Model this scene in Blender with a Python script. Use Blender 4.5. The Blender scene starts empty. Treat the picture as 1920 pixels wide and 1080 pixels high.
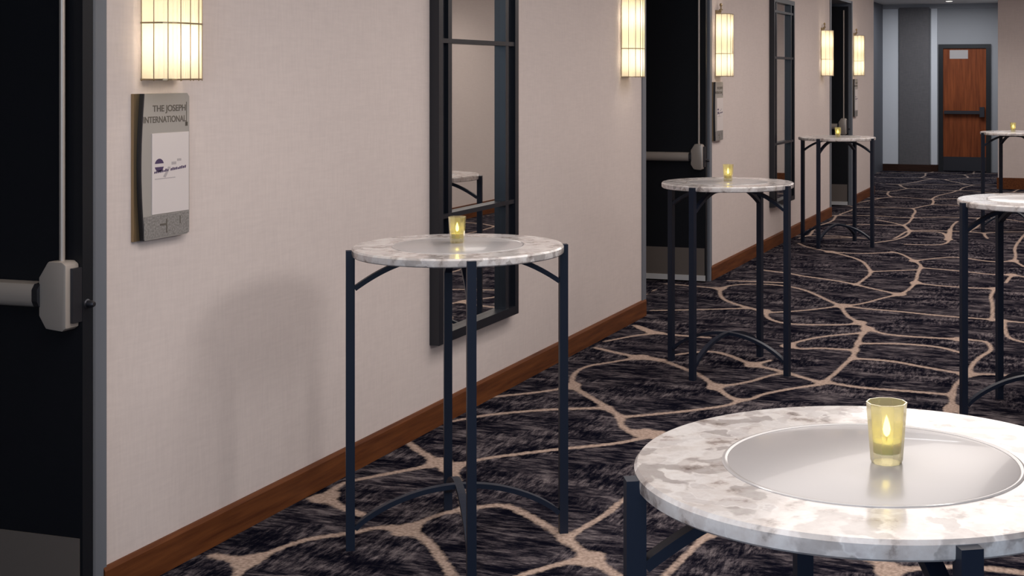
import bpy, bmesh, math, random
import numpy as np
from mathutils import Vector, Matrix
C = bpy.context.scene
COL = C.collection
PI = math.pi
YAW = math.radians(17.755)

# ---------------------------------------------------------------- camera
cam_d = bpy.data.cameras.new('camera')
cam_d.sensor_width = 36
cam_d.lens = 36 * 2614 / 1920
cam_d.shift_x = (960 - 1223) / 1920
cam_d.shift_y = -(540 - 139) / 1920
cam_d.clip_start = 0.05
cam = bpy.data.objects.new('camera', cam_d)
cam.location = (0, 0, 1.685)
cam.rotation_euler = (PI / 2, 0, YAW)
COL.objects.link(cam)
C.camera = cam

# ---------------------------------------------------------------- world and light
C.view_settings.view_transform = 'Standard'
C.view_settings.look = 'None'
C.view_settings.gamma = 1
C.view_settings.exposure = 0.08
w = bpy.data.worlds.new('world')
C.world = w
w.use_nodes = True
w.node_tree.nodes['Background'].inputs[0].default_value = (0.55, 0.62, 0.75, 1)
w.node_tree.nodes['Background'].inputs[1].default_value = 0.25
C.cycles.max_bounces = 8
C.cycles.transparent_max_bounces = 16
C.cycles.caustics_reflective = False
C.cycles.caustics_refractive = False
C.cycles.sample_clamp_indirect = 4

CEIL = 3.0

def area(name, loc, rot, sx, sy, power, color, spread=None):
    d = bpy.data.lights.new(name, 'AREA')
    d.shape = 'RECTANGLE'
    d.size, d.size_y = sx, sy
    d.energy = power
    d.color = color
    if spread: d.spread = spread
    o = bpy.data.objects.new(name, d)
    o.location = loc
    o.rotation_euler = rot
    COL.objects.link(o)
    return o

def downlight(x, y, power, z=CEIL - 0.03, color=(1, 0.90, 0.82), size=0.16, blend=1.0, angle=130):
    d = bpy.data.lights.new('downlight', 'SPOT')
    d.energy = power
    d.color = color
    d.spot_size = math.radians(angle)
    d.spot_blend = blend
    d.shadow_soft_size = size
    o = bpy.data.objects.new('downlight', d)
    o.location = (x, y, z)
    COL.objects.link(o)

# the recessed lamps along the corridor
for y in (0.6, 3.4, 6.2, 9.0, 11.8, 14.6, 17.4, 19.8):
    downlight(-1.75, y, 54)
    downlight(0.1, y, 54)
# added ceiling fill panel without a fixture, and daylight from the foyer windows beside and behind the camera
area('added_ceiling_fill', (-1.0, 9.5, CEIL - 0.02), (0, 0, 0), 1.6, 20, 222, (1, 0.92, 0.87))
# raised ceiling lamp on the far side of the foyer, the one that throws the table shadow on the wall
area('foyer_lamp', (1.9, 4.5, 2.75), (0, math.radians(62), 0), 1.0, 1.0, 15, (1, 0.95, 0.91), spread=math.radians(100))
area('foyer_window_light_behind', (0.6, -3.6, 1.9), (math.radians(90), 0, 0), 3.6, 1.8, 105, (0.58, 0.77, 1))
area('passage_light', (-2.4, 22.7, 2.86), (0, 0, 0), 1.6, 1.6, 44, (0.92, 0.95, 1))

# ---------------------------------------------------------------- material helpers
def mat(name, color=(0.5, 0.5, 0.5), rough=0.5, metal=0.0, spec=0.5, coat=0.0):
    m = bpy.data.materials.new(name)
    m.use_nodes = True
    b = m.node_tree.nodes['Principled BSDF']
    b.inputs['Base Color'].default_value = (*color, 1)
    b.inputs['Roughness'].default_value = rough
    b.inputs['Metallic'].default_value = metal
    b.inputs['Specular IOR Level'].default_value = spec
    b.inputs['Coat Weight'].default_value = coat
    return m

class NT:
    def __init__(self, m):
        self.t = m.node_tree
        self.b = self.t.nodes['Principled BSDF']
    def n(self, kind, **kw):
        nd = self.t.nodes.new(kind)
        for k, v in kw.items():
            if k in nd.inputs: nd.inputs[k].default_value = v
            else: setattr(nd, k, v)
        return nd
    def l(self, a, b): self.t.links.new(a, b)
    def coord(self, scale=(1, 1, 1), rot=(0, 0, 0), kind='Object'):
        tc = self.n('ShaderNodeTexCoord')
        mp = self.n('ShaderNodeMapping')
        mp.inputs['Scale'].default_value = scale
        mp.inputs['Rotation'].default_value = rot
        self.l(tc.outputs[kind], mp.inputs['Vector'])
        return mp.outputs['Vector']
    def noise(self, vec, scale, detail=4, rough=0.5):
        nd = self.n('ShaderNodeTexNoise')
        nd.inputs['Scale'].default_value = scale
        nd.inputs['Detail'].default_value = detail
        nd.inputs['Roughness'].default_value = rough
        self.l(vec, nd.inputs['Vector'])
        return nd.outputs['Fac']
    def ramp(self, fac, stops):
        nd = self.n('ShaderNodeValToRGB')
        e = nd.color_ramp.elements
        while len(e) < len(stops): e.new(0.5)
        for k, (p, c) in enumerate(stops):
            e[k].position = p
            e[k].color = (*c, 1) if len(c) == 3 else c
        self.l(fac, nd.inputs['Fac'])
        return nd.outputs['Color']
    def mix(self, fac, a, b, blend='MIX'):
        nd = self.n('ShaderNodeMix', data_type='RGBA', blend_type=blend)
        for k, v in ((0, fac), (6, a), (7, b)):
            if hasattr(v, 'is_linked'): self.l(v, nd.inputs[k])
            elif k == 0: nd.inputs[0].default_value = v
            else: nd.inputs[k].default_value = (*v, 1)
        return nd.outputs[2]
    def math(self, op, a, b=0.0, clamp=False):
        nd = self.n('ShaderNodeMath', operation=op, use_clamp=clamp)
        for k, v in ((0, a), (1, b)):
            if hasattr(v, 'is_linked'): self.l(v, nd.inputs[k])
            else: nd.inputs[k].default_value = v
        return nd.outputs[0]
    def bump(self, h, strength, dist):
        nd = self.n('ShaderNodeBump')
        nd.inputs['Strength'].default_value = strength
        nd.inputs['Distance'].default_value = dist
        self.l(h, nd.inputs['Height'])
        self.l(nd.outputs['Normal'], self.b.inputs['Normal'])

def wallpaper(name, c1, c2):
    m = mat(name, c1, 0.75, spec=0.25)
    g = NT(m)
    v = g.coord((1, 1, 0.12)); u = g.coord((0.12, 0.12, 1))
    a = g.noise(v, 90, 3); b = g.noise(u, 90, 3); c = g.noise(g.coord(), 1.6, 3)
    f = g.math('ADD', g.math('MULTIPLY', a, 0.5), g.math('MULTIPLY', b, 0.5))
    f2 = g.math('ADD', g.math('MULTIPLY', f, 0.75), g.math('MULTIPLY', c, 0.25))
    col = g.ramp(f2, [(0.36, c2), (0.62, c1)])
    g.l(col, g.b.inputs['Base Color'])
    g.bump(f, 0.25, 0.002)
    return m

M = {}
M['wall'] = wallpaper('woven_wallcovering', (0.70, 0.615, 0.585), (0.645, 0.565, 0.54))
M['wall_grey'] = wallpaper('grey_wallcovering', (0.16, 0.15, 0.155), (0.125, 0.12, 0.125))
M['wall_pale'] = mat('pale_blue_grey_paint', (0.36, 0.365, 0.385), 0.6)
M['wall_shaded'] = mat('shaded_wall_dark', (0.10, 0.105, 0.125), 0.6)  # dark colour stands in for the passage wall lying out of the light
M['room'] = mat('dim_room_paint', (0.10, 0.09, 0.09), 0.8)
M['ceiling'] = mat('ceiling_paint', (0.72, 0.69, 0.66), 0.8)
M['door_frame'] = mat('grey_painted_metal', (0.155, 0.17, 0.20), 0.45)
M['black_frame'] = mat('black_painted_metal', (0.008, 0.009, 0.012), 0.4)
M['door_leaf'] = mat('black_door_laminate', (0.006, 0.007, 0.010), 0.45, spec=0.3)
g = NT(M['door_leaf']); g.bump(g.noise(g.coord((1, 1, 0.1)), 60, 3), 0.1, 0.001)
M['table_metal'] = mat('dark_powder_coated_steel', (0.0060, 0.0115, 0.027), 0.48, spec=0.35)
M['mirror_frame'] = mat('blackened_navy_frame', (0.008, 0.010, 0.016), 0.35)
M['mirror'] = mat('mirror_silvering', (0.80, 0.80, 0.78), 0.015, 1.0)
M['steel'] = mat('satin_stainless_steel', (0.50, 0.44, 0.39), 0.38, 0.45)
M['steel_dark'] = mat('dark_anodised_metal', (0.06, 0.06, 0.07), 0.4, 0.8)
M['kick'] = mat('brushed_kick_plate', (0.20, 0.17, 0.15), 0.42, 0.4)
g = NT(M['kick']); g.bump(g.noise(g.coord((1, 1, 60)), 20, 2), 0.15, 0.001)
M['sweep'] = mat('aluminium_door_sweep', (0.85, 0.85, 0.85), 0.35, 0.4)
M['brass'] = mat('aged_brass', (0.36, 0.27, 0.16), 0.35, 0.9)
M['sign_plate'] = mat('silver_sign_metal', (0.40, 0.375, 0.35), 0.45, 0.2)
M['sign_band'] = mat('mottled_grey_band', (0.24, 0.225, 0.215), 0.5)
g = NT(M['sign_band']); g.l(g.ramp(g.noise(g.coord(), 160, 4), [(0.35, (0.17, 0.16, 0.15)), (0.65, (0.31, 0.29, 0.28))]), g.b.inputs['Base Color'])
M['sign_ink'] = mat('grey_brown_lettering', (0.11, 0.095, 0.08), 0.6)
M['paper'] = mat('white_paper_insert', (0.68, 0.62, 0.61), 0.6)
M['purple_ink'] = mat('purple_print', (0.06, 0.035, 0.10), 0.6)
M['grey_ink'] = mat('grey_print', (0.42, 0.38, 0.39), 0.6)
M['white_plate'] = mat('off_white_plate', (0.5, 0.46, 0.45), 0.5)
M['wax'] = mat('cream_wax', (0.85, 0.80, 0.60), 0.5)
M['wax'].node_tree.nodes['Principled BSDF'].inputs['Subsurface Weight'].default_value = 0.3
M['wick'] = mat('burnt_wick', (0.02, 0.015, 0.01), 0.9)

def wood(name, a, b, rough, scale, axis):
    m = mat(name, a, rough, spec=0.25)
    g = NT(m)
    sc = [14, 14, 14]; sc[axis] = 0.9
    n = g.noise(g.coord(sc), scale, 6, 0.6)
    g.l(g.ramp(n, [(0.3, a), (0.7, b)]), g.b.inputs['Base Color'])
    return m
M['base_wood'] = wood('stained_walnut_skirting', (0.075, 0.019, 0.0045), (0.17, 0.054, 0.014), 0.6, 3.0, 1)
M['door_wood'] = wood('red_brown_veneer', (0.14, 0.030, 0.008), (0.32, 0.080, 0.022), 0.6, 2.0, 2)

def emission(name, color, strength):
    m = bpy.data.materials.new(name); m.use_nodes = True
    t = m.node_tree; t.nodes.clear()
    e = t.nodes.new('ShaderNodeEmission'); o = t.nodes.new('ShaderNodeOutputMaterial')
    e.inputs[0].default_value = (*color, 1); e.inputs[1].default_value = strength
    t.links.new(e.outputs[0], o.inputs[0])
    return m
M['flame'] = emission('candle_flame', (1.0, 0.82, 0.22), 9)
M['lamp_glass'] = emission('frosted_lamp_tube', (1.0, 0.86, 0.66), 9.0)
M['lamp_disc'] = emission('downlight_lens', (1.0, 0.92, 0.82), 12)

# lamp shade: ivory fabric that lets the light of the lamps inside through
m = bpy.data.materials.new('ivory_shade_fabric'); m.use_nodes = True
t = m.node_tree; t.nodes.clear()
df = t.nodes.new('ShaderNodeBsdfDiffuse'); tr = t.nodes.new('ShaderNodeBsdfTranslucent')
mx = t.nodes.new('ShaderNodeMixShader'); o = t.nodes.new('ShaderNodeOutputMaterial')
df.inputs[0].default_value = (0.85, 0.78, 0.62, 1); tr.inputs[0].default_value = (0.97, 0.90, 0.72, 1)
mx.inputs[0].default_value = 0.7
t.links.new(df.outputs[0], mx.inputs[1]); t.links.new(tr.outputs[0], mx.inputs[2]); t.links.new(mx.outputs[0], o.inputs[0])
M['shade'] = m

# votive glass: tinted, see-through with glossy facets
m = bpy.data.materials.new('pale_yellow_votive_glass'); m.use_nodes = True
t = m.node_tree; t.nodes.clear()
tp = t.nodes.new('ShaderNodeBsdfTransparent'); gl = t.nodes.new('ShaderNodeBsdfGlossy'); tl = t.nodes.new('ShaderNodeBsdfTranslucent')
fr = t.nodes.new('ShaderNodeLayerWeight'); m1 = t.nodes.new('ShaderNodeMixShader'); m2 = t.nodes.new('ShaderNodeMixShader')
o = t.nodes.new('ShaderNodeOutputMaterial')
tp.inputs[0].default_value = (0.98, 0.955, 0.80, 1); gl.inputs[0].default_value = (1, 0.97, 0.85, 1); gl.inputs[1].default_value = 0.08
tl.inputs[0].default_value = (0.98, 0.93, 0.62, 1)
fr.inputs[0].default_value = 0.35
m1.inputs[0].default_value = 0.28
t.links.new(tp.outputs[0], m1.inputs[1]); t.links.new(tl.outputs[0], m1.inputs[2])
t.links.new(fr.outputs['Facing'], m2.inputs[0])
t.links.new(m1.outputs[0], m2.inputs[1]); t.links.new(gl.outputs[0], m2.inputs[2]); t.links.new(m2.outputs[0], o.inputs[0])
M['glass'] = m

# stone ring of the table tops: white marble with warm and grey clouds
m = mat('polished_white_marble', (0.8, 0.77, 0.74), 0.16, spec=0.5, coat=0.25)
g = NT(m)
v = g.coord((1, 1, 1))
v1 = g.n('ShaderNodeTexVoronoi', feature='SMOOTH_F1'); v1.inputs['Scale'].default_value = 11; v1.inputs['Smoothness'].default_value = 0.6
dist = g.n('ShaderNodeMixRGB'); dist.blend_type = 'LINEAR_LIGHT'; dist.inputs[0].default_value = 0.09
nn = g.n('ShaderNodeTexNoise'); nn.inputs['Scale'].default_value = 9; nn.inputs['Detail'].default_value = 5
g.l(v, nn.inputs['Vector']); g.l(v, dist.inputs[1]); g.l(nn.outputs['Color'], dist.inputs[2]); g.l(dist.outputs[0], v1.inputs['Vector'])
v2 = g.n('ShaderNodeTexVoronoi', feature='SMOOTH_F1'); v2.inputs['Scale'].default_value = 24; v2.inputs['Smoothness'].default_value = 0.35
g.l(dist.outputs[0], v2.inputs['Vector'])
sp = g.n('ShaderNodeSeparateColor'); g.l(v2.outputs['Color'], sp.inputs[0])
cell = g.ramp(sp.outputs[0], [(0.12, (0.46, 0.43, 0.42)), (0.32, (0.70, 0.665, 0.65)), (0.62, (0.80, 0.78, 0.77)), (0.85, (0.66, 0.63, 0.625))])
n2 = g.noise(v, 17, 6, 0.62)
warm = g.ramp(n2, [(0.32, (0.36, 0.30, 0.27)), (0.41, (0.86, 0.82, 0.80)), (0.55, (1, 1, 1)), (0.70, (0.78, 0.75, 0.75))])
g.l(g.mix(0.9, cell, warm, 'MULTIPLY'), g.b.inputs['Base Color'])
M['marble'] = m
M['inlay'] = mat('satin_grey_inlay', (0.42, 0.405, 0.41), 0.24, spec=0.5, coat=0.15)
M['inlay_rim'] = mat('bright_glass_rim', (0.48, 0.465, 0.465), 0.14, spec=0.6, coat=0.3)

# carpet: charcoal field with brushed flecks, and sand coloured veins (distance to a vein is stored on the mesh)
m = mat('patterned_carpet', (0.05, 0.05, 0.06), 1.0, spec=0.0)
g = NT(m)
at = g.n('ShaderNodeAttribute', attribute_name='vein')
fine = g.noise(g.coord(), 38, 3)
edge = g.math('ADD', at.outputs['Fac'], g.math('MULTIPLY', g.math('SUBTRACT', fine, 0.5), 0.022))
vein = g.ramp(edge, [(0.008, (1, 1, 1)), (0.0185, (0, 0, 0))])
sA = g.noise(g.coord((1, 4.2, 1), (0, 0, 0.5)), 9.5, 6, 0.78)
sB = g.noise(g.coord((4.2, 1, 1), (0, 0, 0.9)), 9.5, 6, 0.78)
sel = g.ramp(g.noise(g.coord(), 2.2, 2), [(0.47, (0, 0, 0)), (0.53, (1, 1, 1))])
st = g.mix(sel, sA, sB)
mid = g.noise(g.coord((1, 2.2, 1), (0, 0, 0.15)), 3.4, 5, 0.65)
st = g.math('ADD', st, g.math('MULTIPLY', g.math('SUBTRACT', mid, 0.5), 0.75))
field = g.ramp(st, [(0.39, (0.0040, 0.0042, 0.0090)), (0.47, (0.016, 0.0145, 0.021)), (0.55, (0.056, 0.048, 0.057)), (0.65, (0.145, 0.125, 0.132)), (0.76, (0.23, 0.20, 0.20))])
veincol = g.ramp(g.noise(g.coord(), 70, 3), [(0.3, (0.27, 0.20, 0.165)), (0.7, (0.52, 0.40, 0.335))])
g.l(g.mix(vein, field, veincol), g.b.inputs['Base Color'])
g.bump(g.noise(g.coord(), 260, 2), 0.5, 0.004)
M['carpet'] = m

# ---------------------------------------------------------------- object helpers
def link(name, me, material, parent=None, loc=(0, 0, 0), rot=(0, 0, 0)):
    o = bpy.data.objects.new(name, me)
    if material: me.materials.append(material)
    o.location = loc; o.rotation_euler = rot
    o.parent = parent
    COL.objects.link(o)
    return o
def obj(name, bm, material, parent=None, loc=(0, 0, 0), rot=(0, 0, 0), smooth=False, bevel=0.0, seg=2):
    if bevel:
        es = [e for e in bm.edges if len(e.link_faces) == 2 and e.calc_face_angle(0) > 0.6]
        bmesh.ops.bevel(bm, geom=es, offset=bevel, segments=seg, profile=0.6, affect='EDGES', clamp_overlap=True)
    bmesh.ops.recalc_face_normals(bm, faces=bm.faces[:])
    me = bpy.data.meshes.new(name)
    bm.to_mesh(me); bm.free()
    if smooth:
        for p in me.polygons: p.use_smooth = True
        me.set_sharp_from_angle(angle=math.radians(38))
    return link(name, me, material, parent, loc, rot)
def tag(o, label=None, cat=None, group=None, kind=None):
    if label: o['label'] = label
    if cat: o['category'] = cat
    if group: o['group'] = group
    if kind: o['kind'] = kind
    return o
def thing(name, label, cat, loc, rz=0, group=None, kind=None):
    o = bpy.data.objects.new(name, None)
    o.empty_display_size = 0.1
    o.location = loc; o.rotation_euler = (0, 0, rz)
    COL.objects.link(o)
    return tag(o, label, cat, group, kind)
def copy_tree(o, parent=None):
    c = o.copy(); COL.objects.link(c); c.parent = parent
    for ch in [x for x in list(COL.objects) if x.parent == o]: copy_tree(ch, c)
    return c
def box(bm, x0, x1, y0, y1, z0, z1):
    vs = [bm.verts.new((x, y, z)) for z in (z0, z1) for x, y in ((x0, y0), (x1, y0), (x1, y1), (x0, y1))]
    for f in ((0, 3, 2, 1), (4, 5, 6, 7), (0, 1, 5, 4), (1, 2, 6, 5), (2, 3, 7, 6), (3, 0, 4, 7)):
        bm.faces.new([vs[i] for i in f])
    return bm
def B(*a): return box(bmesh.new(), *a)
def prism(bm, pts, lo, hi, axis=2):
    """extrude a closed outline (list of 2-D points) along an axis"""
    def P(p, h):
        if axis == 2: return (p[0], p[1], h)
        if axis == 1: return (p[0], h, p[1])
        return (h, p[0], p[1])
    a = [bm.verts.new(P(p, lo)) for p in pts]; b = [bm.verts.new(P(p, hi)) for p in pts]
    bm.faces.new(a[::-1]); bm.faces.new(b)
    n = len(pts)
    for i in range(n): bm.faces.new((a[i], a[(i + 1) % n], b[(i + 1) % n], b[i]))
    return bm
def lathe(bm, prof, n=64, closed=False):
    rings = []
    for r, z in prof:
        rings.append([bm.verts.new((r * math.cos(2 * PI * k / n), r * math.sin(2 * PI * k / n), z)) for k in range(n)] if r > 1e-6 else [bm.verts.new((0, 0, z))])
    m = len(rings)
    for i in range(m if closed else m - 1):
        a, b = rings[i], rings[(i + 1) % m]
        for k in range(n):
            k2 = (k + 1) % n
            if len(a) == 1: bm.faces.new((a[0], b[k], b[k2]))
            elif len(b) == 1: bm.faces.new((a[k], a[k2], b[0]))
            else: bm.faces.new((a[k], a[k2], b[k2], b[k]))
    return bm
def cyl(bm, c, r, z0, z1, n=16):
    pts = [(c[0] + r * math.cos(2 * PI * k / n), c[1] + r * math.sin(2 * PI * k / n)) for k in range(n)]
    return prism(bm, pts, z0, z1)
def sweep_flat(bm, path, wd, th):
    """flat bar along a path in the local xz plane: path of (x, z), width wd along y, thickness th"""
    n = len(path); secs = []
    for i, (x, z) in enumerate(path):
        a = path[max(i - 1, 0)]; b = path[min(i + 1, n - 1)]
        dx, dz = b[0] - a[0], b[1] - a[1]; L = math.hypot(dx, dz) or 1
        nx, nz = -dz / L * th / 2, dx / L * th / 2
        secs.append([bm.verts.new(p) for p in ((x - nx, -wd / 2, z - nz), (x - nx, wd / 2, z - nz), (x + nx, wd / 2, z + nz), (x + nx, -wd / 2, z + nz))])
    for a, b in zip(secs, secs[1:]):
        for k in range(4): bm.faces.new((a[k], a[(k + 1) % 4], b[(k + 1) % 4], b[k]))
    bm.faces.new(secs[0]); bm.faces.new(secs[-1][::-1])
    return bm

# ---------------------------------------------------------------- room shell
WX = -3.02          # face of the corridor wall with the doors
BACK = -4.05        # depth of the door recesses
OPEN = [(1.93, 3.70), (9.24, 11.00), (16.34, 17.85)]   # the three door openings along the wall
END = 19.66
HEAD = 2.62         # top of the openings
def struct(name, bm, m, parent=None, **k):
    o = obj(name, bm, m, parent, **k)
    if parent is None: o['kind'] = 'structure'
    return o
segs = [(-4.0, OPEN[0][0]), (OPEN[0][1], OPEN[1][0]), (OPEN[1][1], OPEN[2][0]), (OPEN[2][1], END)]
bm = bmesh.new()
for a, b in segs: box(bm, BACK, WX, a, b, 0, CEIL)
for a, b in OPEN: box(bm, BACK, WX, a, b, HEAD, CEIL)
struct('wall_left', bm, M['wall'])
bm = bmesh.new()
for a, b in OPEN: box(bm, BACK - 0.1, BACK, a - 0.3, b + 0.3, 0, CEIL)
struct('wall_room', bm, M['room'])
# frames lining the openings
for k, (a, b) in enumerate(OPEN):
    bm = bmesh.new()
    prism(bm, [(-3.62, a - 0.002), (-3.62, a + 0.02), (WX + 0.010, a + 0.02), (WX + 0.010, a - 0.055), (WX - 0.002, a - 0.055), (WX - 0.002, a - 0.002)], 0, HEAD)
    prism(bm, [(-3.62, b + 0.002), (-3.62, b - 0.058), (WX + 0.006, b - 0.058), (WX + 0.010, b - 0.052), (WX + 0.010, b), (WX - 0.002, b + 0.002)], 0, HEAD)
    box(bm, -3.62, WX + 0.004, a, b, HEAD - 0.03, HEAD + 0.002)
    struct('trim_%d' % (k + 1), bm, M['door_frame'])
# skirting
for k, (a, b) in enumerate(segs):
    bm = bmesh.new()
    prism(bm, [(WX - 0.01, 0), (WX + 0.016, 0), (WX + 0.016, 0.104), (WX + 0.010, 0.116), (WX - 0.01, 0.116)], a if k == 0 else a - 0.014, b + 0.012, axis=1)
    if k: box(bm, WX - 0.11, WX, a - 0.014, a + 0.01, 0, 0.112)
    struct('baseboard_left' if k == 0 else 'baseboard_left.%03d' % k, bm, M['base_wood'])

# far end: narrow passage with a wooden door
EY = 24.5
bm = bmesh.new(); box(bm, -4.0, -2.63, EY, EY + 0.15, 0, 2.92); box(bm, -1.76, -1.2, EY, EY + 0.15, 0, 2.92); box(bm, -2.63, -1.76, EY, EY + 0.15, 2.19, 2.92)
struct('wall_end', bm, M['wall_pale'])
struct('trim_4', prism(bmesh.new(), [(-3.31, EY - 0.06), (-2.79, EY - 0.10), (-2.79, EY + 0.01), (-3.31, EY + 0.01)], 0.115, 2.84), M['wall_grey'])
struct('trim_6', B(-3.6, -3.33, EY - 0.03, EY, 0.115, 2.84), mat('white_trim_and_side_light', (0.72, 0.74, 0.78), 0.5))  # left wall strip coloured lighter to imitate light from the side
struct('trim_7', B(-2.765, -2.66, EY - 0.03, EY, 0.115, 2.84), bpy.data.materials['white_trim_and_side_light'])
struct('baseboard_end', prism(bmesh.new(), [(-3.6, EY - 0.03), (-3.32, EY - 0.09), (-2.77, EY - 0.13), (-2.64, EY - 0.02), (-2.64, EY + 0.01), (-3.6, EY + 0.01)], 0, 0.118), wood('dark_skirting', (0.028, 0.012, 0.008), (0.05, 0.022, 0.014), 0.5, 3, 0))
struct('wall_passage', box(B(-3.75, -3.6, END - 0.6, EY + 0.1, 0, CEIL), -3.75, WX - 0.001, END - 0.02, END + 0.02, 0, CEIL), M['wall_shaded'])
struct('wall_passage_right', B(-1.41, -1.25, 21.2, EY + 0.1, 0, CEIL), M['wall_pale'])
struct('wall_facing', B(-1.41, 2.4, 21.06, 21.25, 0, CEIL), M['wall'])
struct('baseboard_facing', B(-1.425, 2.4, 21.045, 21.07, 0, 0.165), M['base_wood'])
struct('trim_5', B(-3.6, -1.41, EY - 0.045, EY, 2.82, 2.9), M['wall_pale'])
# other side of the corridor, open to the foyer beside the camera
struct('wall_right', B(1.0, 1.15, 8.6, 21.1, 0, CEIL), M['wall'])
struct('baseboard_right', B(0.985, 1.0, 8.6, 21.04, 0, 0.16), M['base_wood'])
struct('wall_foyer', box(B(3.6, 3.75, -4.0, 8.7, 0, CEIL), 1.15, 3.75, 8.6, 8.75, 0, CEIL), M['wall'])
struct('wall_behind', B(-4.05, 3.75, -4.15, -4.0, 0, CEIL), M['wall'])
struct('ceiling', box(B(-4.2, 3.75, -4.15, 21.1, CEIL, CEIL + 0.1), -3.75, -1.2, 21.1, EY + 0.15, 2.9, 3.0), M['ceiling'])

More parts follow.
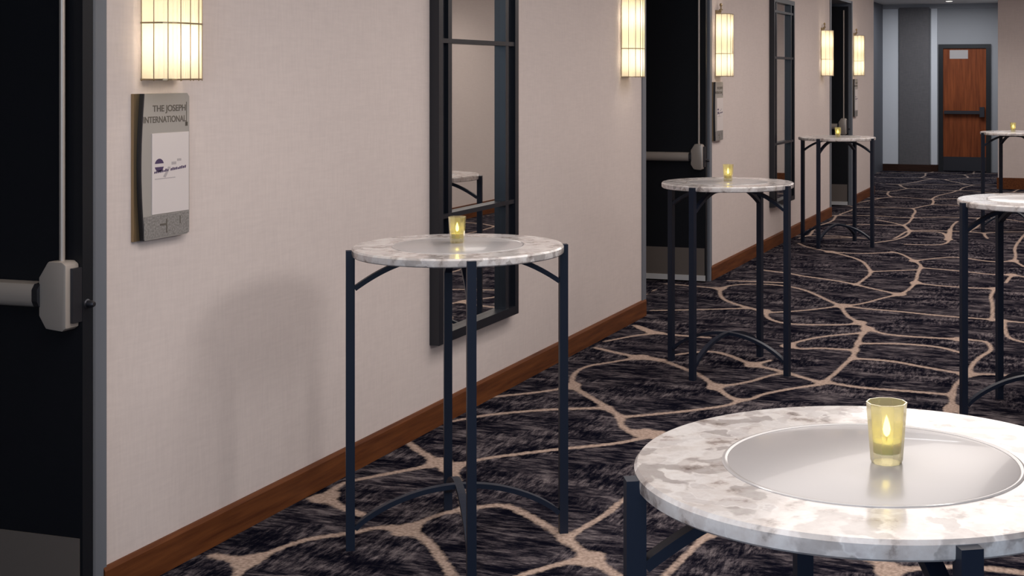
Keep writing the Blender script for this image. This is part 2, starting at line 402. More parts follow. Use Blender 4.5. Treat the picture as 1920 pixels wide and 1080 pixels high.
# floor: one carpet with the distance to the nearest vein stored in the mesh
VEINS = [
    [(-2.736,3.962),(-2.76,4.036),(-2.8,4.169),(-2.777,4.284),(-2.739,4.421),(-2.666,4.496),(-2.623,4.525),(-2.585,4.575),(-2.547,4.638),(-2.439,4.635),(-2.316,4.556),(-2.231,4.459),(-2.106,4.304),(-2.014,4.193)],
    [(-2.957,4.181),(-2.84,4.167),(-2.8,4.169)],
    [(-2.981,4.87),(-2.929,4.887),(-2.836,4.816),(-2.771,4.78),(-2.676,4.736)],
    [(-2.929,4.887),(-2.978,5.069),(-2.894,5.207),(-2.747,5.404),(-2.729,5.479),(-2.639,5.43)],
    [(-3.007,5.73),(-2.875,5.603),(-2.729,5.479)],
    [(-2.639,5.43),(-2.444,5.117),(-2.274,4.817)],
    [(-2.639,5.43),(-2.575,5.59),(-2.475,5.685),(-2.312,5.838),(-2.053,6.036),(-1.967,6.242)],
    [(-2.439,4.635),(-2.429,4.708),(-2.409,4.828),(-2.348,4.916),(-2.289,4.97),(-2.207,5.024),(-2.057,4.913),(-1.904,4.781),(-1.779,4.656),(-1.682,4.549),(-1.56,4.442),(-1.477,4.365)],
    [(-1.842,4.708),(-1.82,4.871),(-1.79,5.06),(-1.8,5.155),(-1.75,5.517)],
    [(-1.873,4.263),(-1.854,4.321),(-1.802,4.412),(-1.728,4.523),(-1.682,4.549)],
    [(-2.988,6.148),(-2.901,6.297),(-2.756,6.424),(-2.601,6.532),(-2.394,6.621),(-2.355,6.622)],
    [(-3.089,6.556),(-3.019,6.678),(-2.855,6.82),(-2.765,6.927),(-2.713,7.044)],
    [(-2.599,7.878),(-2.72,7.686),(-2.82,7.544),(-2.818,7.342),(-2.713,7.044),(-2.595,6.903),(-2.429,6.718),(-2.29,6.544),(-2.227,6.457),(-2.184,6.319),(-2.086,6.209),(-2.044,6.228),(-1.955,6.246)],
    [(-2.234,6.477),(-2.073,6.597),(-1.931,6.723),(-1.791,6.874),(-1.767,6.979)],
    [(-2.953,8.07),(-2.747,7.946),(-2.599,7.878),(-2.455,7.842)],
    [(-2.963,8.283),(-2.849,8.526),(-2.723,8.664)],
    [(-2.964,8.87),(-2.769,8.649)],
    [(-2.604,7.892),(-2.436,7.833),(-2.262,7.654),(-2.132,7.532),(-1.966,7.263),(-1.843,7.054),(-1.762,6.993),(-1.705,7.061),(-1.696,7.152),(-1.575,7.335),(-1.442,7.485)],
    [(-2.419,8.018),(-2.271,8.201),(-2.12,8.114),(-1.914,7.873),(-1.726,7.765),(-1.585,7.649),(-1.452,7.537),(-1.43,7.544)],
    [(-1.914,7.873),(-1.841,8.023)],
    [(-1.966,7.263),(-1.829,7.402),(-1.75,7.64),(-1.688,7.704)],
    [(-1.432,7.557),(-1.414,7.762),(-1.407,8.035),(-1.39,8.281),(-1.429,8.593),(-1.46,9.01),(-1.457,9.229),(-1.543,9.431),(-1.658,9.634),(-1.754,9.949),(-1.779,10.087)],
    [(-1.779,10.087),(-1.907,9.9),(-2.074,9.729),(-2.226,9.634)],
    [(-1.779,10.087),(-1.875,10.206),(-2.059,10.539),(-2.197,10.744),(-2.357,10.895),(-2.593,10.938),(-2.795,10.814),(-2.834,10.597),(-2.732,10.216),(-2.612,9.995),(-2.371,9.752),(-2.27,9.69)],
    [(-2.27,9.69),(-2.22,9.544),(-2.172,9.402),(-2.059,9.265),(-1.912,9.228),(-1.591,9.331),(-1.543,9.431)],
    [(-1.779,10.087),(-1.664,10.173),(-1.52,10.604),(-1.434,10.739)],
    [(-1.779,10.087),(-1.59,10.002),(-1.345,9.962),(-1.056,9.871),(-0.698,9.831),(-0.482,9.77),(-0.238,9.743)],
    [(-1.449,10.734),(-1.697,10.961),(-1.929,11.211),(-2.117,11.335),(-2.377,11.474),(-2.467,11.576),(-2.806,11.738)],
    [(-1.449,10.734),(-1.415,10.938),(-1.408,11.378),(-1.462,11.964),(-1.48,12.409),(-1.586,12.706),(-1.757,13.161),(-1.87,13.29)],
    [(-1.849,11.117),(-1.832,11.521),(-1.833,11.845),(-1.96,12.327),(-2.036,12.562),(-2.187,12.823),(-2.429,13.111),(-2.719,13.404),(-2.85,13.677)],
    [(-1.843,11.909),(-1.513,12.117)],
    [(-1.864,13.25),(-2.133,13.041),(-2.429,13.111)],
    [(-1.457,9.229),(-1.325,9.053),(-1.107,9.027),(-0.84,9.037)],
    [(-1.424,8.702),(-1.185,8.779),(-0.936,8.751),(-0.799,8.604)],
    [(-1.382,8.235),(-1.168,8.238),(-0.981,8.125),(-0.757,8.016)],
    [(-1.41,7.55),(-1.223,7.474),(-1.009,7.476),(-0.745,7.457)],
    [(-1.835,8.499),(-1.818,8.612),(-1.706,8.854),(-1.469,9.065)],
    [(-1.835,8.499),(-1.742,8.405),(-1.636,8.492),(-1.41,8.477)],
    [(-0.705,7.162),(-0.729,7.411),(-0.742,7.655),(-0.726,7.811),(-0.698,7.991),(-0.701,8.262),(-0.675,8.51),(-0.62,8.73),(-0.646,8.915),(-0.69,9.029),(-0.84,9.037)],
    [(-0.698,7.991),(-0.583,8.043),(-0.396,8.03)],
    [(-0.774,11.257),(-0.785,10.839),(-0.736,10.47),(-0.695,9.788)],
    [(-0.774,11.257),(-0.96,11.226),(-1.3,11.292),(-1.408,11.378)],
    [(-0.62,9.834),(-0.572,9.294),(-0.537,9.152),(-0.447,9.052),(-0.251,8.97)],
    [(-0.714,11.6),(-0.696,12.077),(-0.591,11.981)],
    [(-0.717,15.663),(-0.79,14.066),(-0.727,13.29),(-0.729,12.981),(-0.622,12.612)],
    [(-1.539,15.4),(-1.454,14.55),(-1.434,13.993),(-1.68,13.915),(-1.826,13.913)],
    [(-2.905,8.806),(-2.784,8.684),(-2.667,8.623),(-2.371,8.603)],
    [(-3.036,9.468),(-2.781,9.573),(-2.413,9.763)],
    [(-3.299,10.142),(-3.264,10.235),(-3.372,10.629),(-3.329,10.763)],
    [(-3.312,10.708),(-3.028,10.651),(-2.834,10.597)],
    [(-2.882,11.028),(-2.421,11.053)],
    [(-1.384,4.42),(-1.386,4.487),(-1.376,4.71),(-1.365,4.959),(-1.259,5.096)],
    [(-1.365,4.959),(-1.505,5.151),(-1.684,5.308)],
    [(-0.748,4.894),(-0.681,4.75),(-0.638,4.633)],
    [(-0.681,4.75),(-0.453,4.877),(-0.223,4.87)],
    [(-2.445,16.158),(-2.058,15.683),(-1.89,14.914),(-1.941,14.297),(-2.133,13.953)],
    [(-1.909,15.066),(-1.583,15.171),(-1.46,14.452)],
    [(-1.46,14.452),(-1.554,15.673),(-1.541,16.263)],
    [(-2.692,14.203),(-2.425,14.288)],
    [(-1.586,12.706),(-1.271,13.156),(-0.909,12.811),(-0.729,12.981)],
    [(-1.463,12.272),(-1.131,12.171),(-0.854,12.027),(-0.696,12.077)],
    [(-2.044,6.228),(-1.786,6.026),(-1.559,5.828)],
    [(-1.259,5.096),(-1.044,5.037),(-0.748,4.894)],
    [(-0.705,7.162),(-0.777,6.748),(-0.925,6.208),(-0.97,5.767)],
    [(-0.705,7.162),(-0.51,6.834),(-0.283,6.701)],
]

def carpet():
    def axis(stops):
        out = []
        for (a, b, s) in stops: out += list(np.arange(a, b - s * 0.5, s))
        return np.array(out + [stops[-1][1]])
    xs = axis([(-4.2, -3.1, 0.1), (-3.1, 0.8, 0.018), (0.8, 3.75, 0.05)])
    ys = axis([(-4.15, 1.5, 0.06), (1.5, 3.8, 0.03), (3.8, 14.0, 0.018), (14.0, 25.0, 0.035)])
    X, Y = np.meshgrid(xs, ys)
    P = np.stack([X.ravel(), Y.ravel()], 1)
    K = 0.60                                   # the pattern is drawn out along the corridor
    Q = P * np.array([1, K])
    s = 0.015
    acc = np.zeros(len(P))
    for line in VEINS:
        L = np.array(line) * np.array([1, K])
        # round the corners of the drawn line
        for _ in range(2):
            if len(L) > 2:
                q = L[:-1] * 0.75 + L[1:] * 0.25; r = L[:-1] * 0.25 + L[1:] * 0.75
                mid = np.empty((2 * len(q), 2)); mid[0::2] = q; mid[1::2] = r
                L = np.vstack([L[:1], mid[1:-1], L[-1:]])
        lo = L.min(0) - 0.3; hi = L.max(0) + 0.3
        idx = np.where((Q > lo).all(1) & (Q < hi).all(1))[0]
        if not len(idx): continue
        q = Q[idx]; best = np.full(len(idx), 1e9)
        for a, b in zip(L, L[1:]):
            d = b - a; t = np.clip(((q - a) @ d) / max(d @ d, 1e-12), 0, 1)
            best = np.minimum(best, np.linalg.norm(q - (a + t[:, None] * d), axis=1))
        acc[idx] += np.exp(-best / s)
    # where veins meet they swell into small webs
    ends = [tuple(np.round(p, 2)) for line in VEINS for p in line]
    for p in set(ends):
        if ends.count(p) > 1:
            d = np.linalg.norm(Q - np.array(p) * np.array([1, K]), axis=1)
            m_ = d < 0.3
            acc[m_] += 1.3 * np.exp(-(d[m_] - 0.022) / s)
    drawn = -s * np.log(np.maximum(acc, 1e-12))
    # beyond the drawn part the same pattern goes on as irregular cells
    rng = np.random.default_rng(11)
    cx, cy = 0.80, 0.74
    gx, gy = np.meshgrid(np.arange(-7, 7), np.arange(-5, 24))
    S = np.stack([gx.ravel() * cx + rng.uniform(-.38, .38, gx.size) * cx, gy.ravel() * cy + rng.uniform(-.38, .38, gx.size) * cy], 1)
    wob = np.stack([np.sin(Q[:, 1] * 7 + 1) * 0.03, np.sin(Q[:, 0] * 8) * 0.03], 1)
    Qw = Q + wob
    D = np.full((len(P), 3), 9.0); I = np.zeros((len(P), 3), int)
    for i, c in enumerate(S):
        d = np.linalg.norm(Qw - c, axis=1)
        for k in range(3):
            less = d < D[:, k]
            if not less.any(): continue
            sw = less
            nd = np.where(sw, D[:, k], d); ni = np.where(sw, I[:, k], i)
            D[:, k] = np.where(sw, d, D[:, k]); I[:, k] = np.where(sw, i if k == 0 else curI, I[:, k]) if k else np.where(sw, i, I[:, k])
            d = nd; curI = ni
    def e(k):
        sep = np.linalg.norm(S[I[:, 0]] - S[I[:, k]], axis=1) + 1e-6
        return (D[:, k] ** 2 - D[:, 0] ** 2) / (2 * sep)
    e1, e2 = np.abs(e(1)), np.abs(e(2))
    cell = -0.011 * np.log(np.exp(-e1 / 0.011) + np.exp(-e2 / 0.011))
    Z = -P[:, 0] * math.sin(YAW) + P[:, 1] * math.cos(YAW)
    R = P[:, 0] * math.cos(YAW) + P[:, 1] * math.sin(YAW)
    inside = (Z > 4.2) & (R < 0.27 * Z)
    fade = np.clip((14.3 - Z) / 0.8, 0, 1)
    cell = np.where(inside, cell + fade * 0.3, cell)
    val = np.minimum(drawn, cell).astype(np.float32)
    nx, ny = len(xs), len(ys)
    me = bpy.data.meshes.new('floor')
    co = np.zeros((len(P), 3), np.float32); co[:, :2] = P
    a = (np.arange(ny - 1)[:, None] * nx + np.arange(nx - 1)[None, :]).ravel()
    F = np.stack([a, a + 1, a + nx + 1, a + nx], 1).astype(np.int32)
    me.vertices.add(len(P)); me.vertices.foreach_set('co', co.ravel())
    me.loops.add(F.size); me.loops.foreach_set('vertex_index', F.ravel())
    me.polygons.add(len(F)); me.polygons.foreach_set('loop_start', np.arange(0, F.size, 4, dtype=np.int32))
    me.update(calc_edges=True); me.validate()
    at = me.attributes.new('vein', 'FLOAT', 'POINT'); at.data.foreach_set('value', val)
    o = link('floor', me, M['carpet']); o['kind'] = 'structure'
carpet()

# ---------------------------------------------------------------- doors standing open against the far side of each opening
def leaf(k, x, y, w=0.91, h=2.55):
    """x = edge nearest the corridor, y = face towards the camera; the leaf runs back to -x"""
    d = struct('door_%d' % k, B(x - w, x, 0, 0.045, 0.012, h), M['door_leaf'], loc=(0, y, 0))
    obj('kick_plate', B(x - w + 0.02, x - 0.010, -0.003, 0.0, 0.055, 0.275), M['kick'], d)
    obj('door_sweep', B(x - w + 0.02, x - 0.004, -0.012, 0.002, 0.012, 0.055), M['sweep'], d, bevel=0.002)
    # housing of the exit device: long plate with cut corners, bulging forwards
    cx = x - 0.056
    out = [(-0.055, -0.06), (-0.030, -0.10), (0.030, -0.105), (0.045, -0.095), (0.045, 0.095), (0.030, 0.105), (-0.022, 0.105), (-0.055, 0.055)]
    bm = prism(bmesh.new(), [(cx + a, 1.016 + b) for a, b in out], -0.06, 0.0, axis=1)
    bmesh.ops.recalc_face_normals(bm, faces=bm.faces[:])
    hs = obj('exit_device_housing', bm, M['steel'], d, bevel=0.008, smooth=True)
    obj('latch_cover', B(cx + 0.02, cx + 0.055, -0.040, 0.0, 0.935, 1.10), M['steel_dark'], hs, bevel=0.004)
    # push bar, a rounded channel with a dark end
    prof = [(-0.062, -0.030), (-0.070, -0.015), (-0.070, 0.018), (-0.058, 0.034), (-0.012, 0.036), (-0.004, 0.030), (-0.004, -0.034), (-0.050, -0.036)]
    pb = obj('push_bar', prism(bmesh.new(), [(a, 1.016 + b) for a, b in prof], x - w + 0.06, cx - 0.068, axis=0), M['steel'], d, smooth=True)
    obj('bar_end_cap', prism(bmesh.new(), [(a * 1.02, 1.016 + b * 1.05) for a, b in prof], cx - 0.07, cx - 0.050, axis=0), M['steel_dark'], pb)
    bm = cyl(bmesh.new(), (cx + 0.005, -0.028), 0.0085, 1.115, h - 0.05)
    obj('vertical_rod', bm, M['steel'], d, smooth=True)
    bm = lathe(bmesh.new(), [(0, 0.030), (0.007, 0.029), (0.011, 0.022), (0.011, 0.006), (0.015, 0.004), (0.015, 0), (0, 0)], 16)
    obj('latch_bolt', bm, M['steel_dark'], d, loc=(x - 0.004, 0.022, 0.985), rot=(0, PI / 2, 0), smooth=True)
    return d
leaf(1, -2.935, 3.50)
leaf(2, -3.026, 10.87)
leaf(3, -3.05, 17.72)

# wooden door at the end of the passage
d = struct('door_4', B(-2.565, -1.83, EY - 0.01, EY + 0.035, 0.02, 2.13), M['door_wood'])
bm = bmesh.new()
box(bm, -2.64, -2.56, EY - 0.04, EY + 0.06, 0, 2.20); box(bm, -1.835, -1.755, EY - 0.04, EY + 0.06, 0, 2.20); box(bm, -2.56, -1.835, EY - 0.04, EY + 0.06, 2.13, 2.20)
obj('door_frame', bm, M['black_frame'], d)
obj('kick_plate', B(-2.56, -1.84, EY - 0.016, EY - 0.01, 0.02, 0.26), M['steel_dark'], d)
pb = obj('push_bar', B(-2.54, -1.86, EY - 0.08, EY - 0.01, 1.00, 1.055), M['steel_dark'], d, bevel=0.01)
obj('exit_device_housing', B(-1.94, -1.86, EY - 0.09, EY - 0.01, 0.95, 1.12), M['steel_dark'], d, bevel=0.012)
obj('notice_plate', B(-2.45, -2.14, EY - 0.014, EY - 0.01, 1.95, 2.10), M['white_plate'], d)

# ---------------------------------------------------------------- tall mirrors
def make_mirror(y, hw, label):
    z0, z1 = 0.40, 2.43
    t = thing('wall_mirror', label, 'mirror', (WX, y, z0), 0, 'tall mirrors on the corridor wall')
    H = z1 - z0
    bm = bmesh.new(); fw, d = 0.045, 0.050
    box(bm, 0, d, -hw, -hw + fw, 0, H); box(bm, 0, d, hw - fw, hw, 0, H)
    box(bm, 0, d, -hw + fw, hw - fw, 0, fw); box(bm, 0, d, -hw + fw, hw - fw, H - fw, H)
    obj('frame', bm, M['mirror_frame'], t)
    obj('mirror_glass', B(0.002, 0.010, -hw + fw, hw - fw, fw, H - fw), M['mirror'], t)
    e = 0.135
    for s in (-1, 1):
        # dark side panel between the frame and an upright bar
        y0_, y1_ = sorted((s * (hw - fw), s * (hw - e)))
        sp = obj('side_panel', B(0.010, 0.022, y0_, y1_, fw, H - fw), M['mirror_frame'], t)
        c = s * (hw - e)
        obj('upright_bar', B(0.010, 0.042, c - 0.02, c + 0.02, fw, H - fw), M['mirror_frame'], t, bevel=0.004)
    for z, th in ((H - e, 0.022), (0.605, 0.022), (H - 0.585, 0.022)):
        obj('cross_bar', B(0.010, 0.045, -hw + fw, hw - fw, z - th / 2, z + th / 2), M['mirror_frame'], t)
    return t
make_mirror(6.445, 0.475, 'tall black-framed mirror behind the nearest wall-side table, between two lit sconces')
make_mirror(13.60, 0.475, 'tall black-framed mirror further down the corridor wall, past the second open door')

# ---------------------------------------------------------------- wall sconces
def make_sconce(y, label):
    t = thing('wall_sconce', label, 'wall lamp', (WX, y, 1.665), 0, 'lit sconces along the corridor wall')
    hw, d, H = 0.106, 0.125, 0.52
    # outline of the shade seen from above: flat back, rounded front
    def outline(hw, d, n=14):
        pts = [(0.012, -hw)]
        for k in range(n + 1):
            a = -PI / 2 + PI * k / n
            pts.append((0.045 + (d - 0.045) * max(0, math.cos(a)) ** 0.6, hw * (abs(math.sin(a)) ** 0.6) * (1 if a > 0 else -1)))
        pts.append((0.012, hw))
        return pts
    bp = obj('back_plate', B(0, 0.012, -0.070, 0.070, 0.004, H + 0.03), M['brass'], t, bevel=0.003)
    pts = outline(hw, d)
    bm = bmesh.new()
    # finely pleated fabric
    fine = []
    for a, b in zip(pts, pts[1:]):
        m_ = max(1, int(math.hypot(b[0] - a[0], b[1] - a[1]) / 0.006))
        for k in range(m_): fine.append((a[0] + (b[0] - a[0]) * k / m_, a[1] + (b[1] - a[1]) * k / m_))
    fine.append(pts[-1])
    lo = [bm.verts.new((x - (0.0016 if i % 2 else 0), yy, 0.004)) for i, (x, yy) in enumerate(fine)]
    hi = [bm.verts.new((x - (0.0016 if i % 2 else 0), yy, H - 0.004)) for i, (x, yy) in enumerate(fine)]
    for i in range(len(fine) - 1): bm.faces.new((lo[i], lo[i + 1], hi[i + 1], hi[i]))
    obj('lamp_shade', bm, M['shade'], t)
    # metal hoops and rods outside the fabric
    o2 = outline(hw + 0.003, d + 0.003); i2 = outline(hw - 0.001, d - 0.001)
    for z in (0.0, 0.187, H - 0.005):
        bm = bmesh.new()
        a = [bm.verts.new((*p, z)) for p in o2]; b = [bm.verts.new((*p, z + 0.005)) for p in o2]
        c = [bm.verts.new((*p, z)) for p in i2]; e = [bm.verts.new((*p, z + 0.005)) for p in i2]
        for i in range(len(o2) - 1):
            bm.faces.new((a[i], a[i + 1], b[i + 1], b[i])); bm.faces.new((c[i], c[i + 1], e[i + 1], e[i]))
            bm.faces.new((a[i], a[i + 1], c[i + 1], c[i])); bm.faces.new((b[i], b[i + 1], e[i + 1], e[i]))
        obj('hoop', bm, M['brass'], t)
    L = 0
    per = [0]
    for a, b in zip(pts, pts[1:]): L += math.hypot(b[0] - a[0], b[1] - a[1]); per.append(L)
    for k in range(9):
        s = L * k / 8
        i = max(j for j in range(len(per)) if per[j] <= s + 1e-9); i = min(i, len(pts) - 2)
        f = (s - per[i]) / max(per[i + 1] - per[i], 1e-9)
        x, yy = pts[i][0] + (pts[i + 1][0] - pts[i][0]) * f, pts[i][1] + (pts[i + 1][1] - pts[i][1]) * f
        obj('rod', cyl(bmesh.new(), (x + 0.002, yy), 0.0017, -0.003, H, 6), M['brass'], t)
    # lamp holder with two frosted lamps
    obj('lamp_holder', cyl(bmesh.new(), (0.05, 0), 0.011, 0.235, 0.285), M['white_plate'], t)
    for z in (0.12, 0.40):
        o = obj('lamp', lathe(bmesh.new(), [(0, -0.05), (0.014, -0.045), (0.020, -0.02), (0.020, 0.02), (0.014, 0.045), (0, 0.05)], 16), M['lamp_glass'], t, loc=(0.05, 0, z), smooth=True)
    bm = lathe(bmesh.new(), [(0.0, 0.0), (0.016, 0.0), (0.016, 0.008), (0.006, 0.014), (0.006, 0.03), (0.013, 0.042), (0.010, 0.056), (0, 0.062)], 14)
    obj('finial', bm, M['brass'], t, loc=(0.03, 0, H + 0.03), smooth=True)
    obj('finial_arm', B(0.008, 0.034, -0.006, 0.006, H + 0.012, H + 0.03), M['brass'], t)
    for z in (0.12, 0.40):
        dl = bpy.data.lights.new('sconce_lamp', 'POINT'); dl.energy = SCONCE; dl.color = (1, 0.86, 0.62); dl.shadow_soft_size = 0.024
        lo = bpy.data.objects.new('sconce_lamp', dl); lo.location = (WX + 0.05, y, 1.665 + z)
        COL.objects.link(lo)
    return t
SCONCE = 10
for y, lab in ((3.97, 'nearest lit sconce with pleated ivory shade, above the large sign by the first door'),
               (8.83, 'lit pleated sconce on the corner just before the second open black door'),
               (11.21, 'lit pleated sconce just past the second open black door, above the narrow sign'),
               (15.81, 'lit pleated sconce on the corner just before the third, farthest black door'),
               (18.02, 'farthest lit sconce, just past the third black door at the corridor end')):
    make_sconce(y, lab)

# ---------------------------------------------------------------- room signs
def text_mesh(body, size, material, parent, name, loc, shear=0.0, width=None):
    cu = bpy.data.curves.new(name, 'FONT'); cu.body = body; cu.size = size; cu.extrude = 0.0006; cu.shear = shear
    cu.align_x = 'CENTER'; cu.offset = 0.0004
    tmp = bpy.data.objects.new(name, cu)
    me = bpy.data.meshes.new_from_object(tmp)
    bpy.data.objects.remove(tmp)
    o = link(name, me, material, parent, loc, (PI / 2, 0, PI / 2))
    if width:
        xs = [v.co.x for v in me.vertices]; f = width / max(1e-6, max(xs) - min(xs))
        for v in me.vertices: v.co.x *= f
    return o
def make_sign(y, label):
    t = thing('room_sign', label, 'sign', (WX, y, 1.135), 0, 'room signs below the sconces')
    H, hw = 0.485, 0.130
    obj('backing_plate', B(0, 0.010, -hw - 0.015, hw - 0.03, 0, H), M['brass'], t, bevel=0.002)
    # front plate standing off the backing, with a bowed left edge
    left = [(-hw + 0.022 - 0.016 * math.sin(PI * k / 12), H * k / 12) for k in range(13)]
    pts = [(hw, 0.012), (hw, H - 0.012), (hw - 0.012, H)] + left[::-1] + [(hw - 0.012, 0)]
    f = obj('front_plate', prism(bmesh.new(), pts, 0.016, 0.024, axis=0), M['sign_plate'], t)
    obj('shadow_gap_strip', prism(bmesh.new(), [(a - 0.006, b) for a, b in left] + [(a, b) for a, b in left[::-1]], 0.010, 0.0245, axis=0), M['steel_dark'], t)  # dark strip standing in for the shadow gap at the bowed edge
    for q in (-0.08, 0.04): obj('standoff', B(0.010, 0.016, q, q + 0.02, 0.06, 0.42), M['steel_dark'], t)
    obj('lower_band', B(0.024, 0.0255, -hw + 0.018, hw - 0.004, 0.004, 0.078), M['sign_band'], t)
    p = obj('paper_insert', B(0.024, 0.0262, -0.072, hw - 0.006, 0.082, 0.352), M['paper'], t)
    text_mesh('THE JOSEPH', 0.030, M['sign_ink'], t, 'lettering', (0.0242, 0.022, 0.425), width=0.175)
    text_mesh('INTERNATIONAL', 0.030, M['sign_ink'], t, 'lettering', (0.0242, -0.002, 0.388), width=0.225)
    obj('lettering_line', box(B(0.024, 0.0247, 0.112, 0.115, 0.375, 0.455), 0.024, 0.0247, 0.107, 0.120, 0.372, 0.386), M['sign_ink'], t)
    # printed emblem and slanting wordmark on the paper
    bm = bmesh.new()
    pts = [(-0.035 + 0.024 * math.cos(2 * PI * k / 24), 0.245 + 0.022 * math.sin(2 * PI * k / 24)) for k in range(24)]
    prism(bm, [q for q in pts if q[1] > 0.249], 0.0262, 0.0266, axis=0)
    prism(bm, [q for q in pts if q[1] < 0.244], 0.0262, 0.0266, axis=0)
    r = random.Random(3)
    yy = -0.062
    while yy < 0.10:
        if not -0.012 < yy < 0.022 or r.random() < 0.3:
            h = r.uniform(0.006, 0.011); s = 0.218 - (yy + 0.06) * -0.06
            prism(bm, [(yy, s), (yy + 0.007, s + 0.001), (yy + 0.009, s + h), (yy + 0.002, s + h)], 0.0262, 0.0266, axis=0)
        yy += 0.0095
    obj('printed_emblem', bm, M['purple_ink'], p)
    bm = bmesh.new()
    box(bm, 0.0262, 0.0265, -0.058, 0.05, 0.198, 0.201); box(bm, 0.0262, 0.0265, 0.03, 0.055, 0.243, 0.253); box(bm, 0.0262, 0.0265, 0.06, 0.082, 0.254, 0.262)
    prism(bm, [(-0.015, 0.205), (-0.002, 0.202), (0.025, 0.236), (0.012, 0.238)], 0.0262, 0.0265, axis=0)
    obj('printed_lines', bm, M['grey_ink'], p)
    bm = bmesh.new()
    prism(bm, [(-0.03, 0.042), (0.002, 0.042), (0.002, 0.015), (0.007, 0.015), (0.007, 0.062), (0.002, 0.062), (0.002, 0.048), (-0.03, 0.048)], 0.0255, 0.0262, axis=0)
    obj('band_mark', bm, M['sign_ink'], t)
    obj('band_mark', B(0.0255, 0.0262, 0.075, 0.079, 0.040, 0.066), M['sign_ink'], t)
    return t
make_sign(3.975, 'largest silver room sign with white paper insert, beside the first open door')
make_sign(11.17, 'narrow-looking silver room sign past the second open door, below its sconce')
make_sign(18.02, 'tiny distant room sign past the third black door, below the farthest sconce')

# ---------------------------------------------------------------- high tables
R, RL, TOP, TH = 0.379, 0.383, 1.067, 0.030
def make_table():
    t = thing('cocktail_table', '', 'table', (0, 0, 0))
    z = TOP - TH
    ring = obj('tabletop', lathe(bmesh.new(), [(0.0, z), (R - 0.006, z), (R - 0.001, z + 0.004), (R, z + 0.012), (R, TOP - 0.006), (R - 0.005, TOP), (0.238, TOP), (0.238, TOP - 0.004), (0, TOP - 0.004)], 128), M['marble'], t, smooth=True)
    obj('inlay_disc', lathe(bmesh.new(), [(0, TOP - 0.004), (0.230, TOP - 0.004), (0.230, TOP + 0.0005), (0.228, TOP + 0.001), (0, TOP + 0.001)], 96), M['inlay'], t, smooth=True)
    obj('inlay_rim', lathe(bmesh.new(), [(0.230, TOP - 0.004), (0.238, TOP - 0.004), (0.2385, TOP + 0.001), (0.2365, TOP + 0.0022), (0.2335, TOP + 0.0022), (0.230, TOP + 0.001)], 128, closed=True), M['inlay_rim'], t, smooth=True)
    for k in range(4):
        a = k * PI / 2
        bm = B(RL - 0.0155, RL + 0.0155, -0.0155, 0.0155, 0.0, 1.060)
        lg = obj('leg', bm, M['table_metal'], t, rot=(0, 0, a), bevel=0.0015)
    up = []; 
    for k in range(15):
        a = PI / 2 * k / 14
        s_ = k / 14; up.append((RL - 0.015 - 0.235 * s_, 0.925 + 0.098 * (1 - (1 - s_) ** 1.7)))
    path = up + [(-x, zz) for x, zz in up[::-1]]
    low = []
    for k in range(31):
        x = (RL - 0.017) * (1 - 2 * k / 30)
        low.append((x, 0.075 + 0.125 * (max(0, 1 - (abs(x) / (RL - 0.017)) ** 2.0)) ** 0.85))
    for a in (0, PI / 2):
        dz = 0.0
        obj('upper_brace', sweep_flat(bmesh.new(), path, 0.028, 0.017), M['table_metal'], t, rot=(0, 0, a))
        obj('lower_brace', sweep_flat(bmesh.new(), low, 0.028, 0.017), M['table_metal'], t, rot=(0, 0, a))
    return t
tabs = [(-0.345, 2.225, 0.49, 'nearest high table, its round marble top large in the lower right corner'),
        (-2.20, 4.58, 0.557, 'round marble high table standing in front of the nearest tall mirror'),
        (-2.025, 7.741, 1.301, 'round marble high table in front of the second open black door'),
        (-2.459, 13.654, 1.268, 'farthest marble high table along the door wall, before the third door'),
        (-0.295, 7.11, 0.535, 'marble high table cut by the right picture edge, behind the nearest table'),
        (-0.84, 15.42, 0.50, 'farthest marble high table on the right, in front of the tan facing wall')]
proto = make_table()
for i, (x, y, a, lab) in enumerate(tabs):
    o = proto if i == 0 else copy_tree(proto)
    o.location = (x, y, 0); o.rotation_euler = (0, 0, a)
    tag(o, lab, 'table', 'round marble topped high tables')

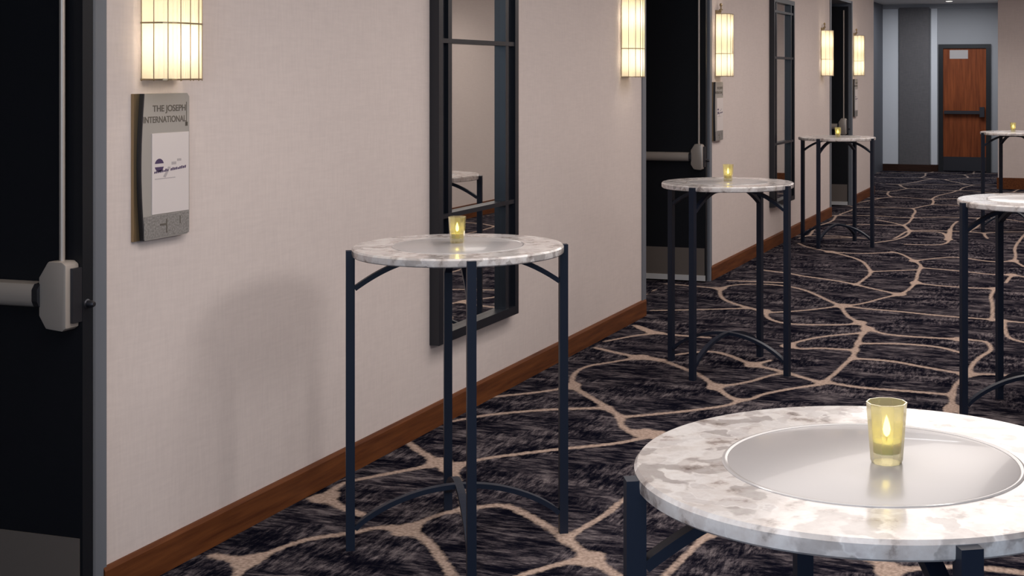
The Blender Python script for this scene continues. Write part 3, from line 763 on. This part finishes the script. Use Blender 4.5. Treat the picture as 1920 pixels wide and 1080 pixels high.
# ---------------------------------------------------------------- votive candles
def make_candle():
    t = thing('votive_candle', '', 'candle', (0, 0, 0))
    n = 10
    bm = bmesh.new()
    prof = [(0.0, 0.0), (0.0235, 0.0), (0.0255, 0.004), (0.0320, 0.092), (0.0325, 0.096), (0.0305, 0.096), (0.0300, 0.090), (0.0235, 0.018), (0.0, 0.014)]
    lathe(bm, prof, n)
    g_ = obj('glass_tumbler', bm, M['glass'], t)
    obj('wax', lathe(bmesh.new(), [(0, 0.015), (0.0215, 0.0165), (0.0228, 0.034), (0, 0.034)], 24), M['wax'], t, smooth=True)
    obj('wick', lathe(bmesh.new(), [(0, 0.033), (0.0012, 0.033), (0.001, 0.044), (0, 0.044)], 8), M['wick'], t)
    obj('flame', lathe(bmesh.new(), [(0, 0.040), (0.0045, 0.045), (0.0062, 0.052), (0.0045, 0.062), (0.0018, 0.071), (0, 0.075)], 16), M['flame'], t, smooth=True)
    return t
cands = [(-0.321, 2.224, 'lit yellow glass votive on the nearest table, in the lower right'),
         (-2.235, 4.64, 'lit yellow glass votive on the table in front of the nearest mirror'),
         (-2.038, 7.80, 'lit votive on the table in front of the second black door'),
         (-2.433, 13.56, 'small lit votive on the farthest door-side table'),
         (-0.875, 15.45, 'tiny lit votive on the farthest right table, before the tan wall')]
pc = make_candle()
for i, (x, y, lab) in enumerate(cands):
    o = pc if i == 0 else copy_tree(pc)
    o.location = (x, y, TOP + 0.0011); o.rotation_euler = (0, 0, 0.3 * i + 0.2)
    tag(o, lab, 'candle', 'lit votive candles on the tables')

# recessed lamp in the passage ceiling
t = thing('ceiling_downlight', 'small round recessed lamp in the passage ceiling above the wooden door', 'ceiling lamp', (-2.37, 23.6, 2.9))
obj('trim_ring', lathe(bmesh.new(), [(0.055, 0.0), (0.075, 0.0), (0.075, -0.006), (0.055, -0.004)], 32, closed=True), M['white_plate'], t)
obj('lens', lathe(bmesh.new(), [(0, -0.003), (0.055, -0.003), (0.055, 0.0), (0, 0.0)], 32), M['lamp_disc'], t)
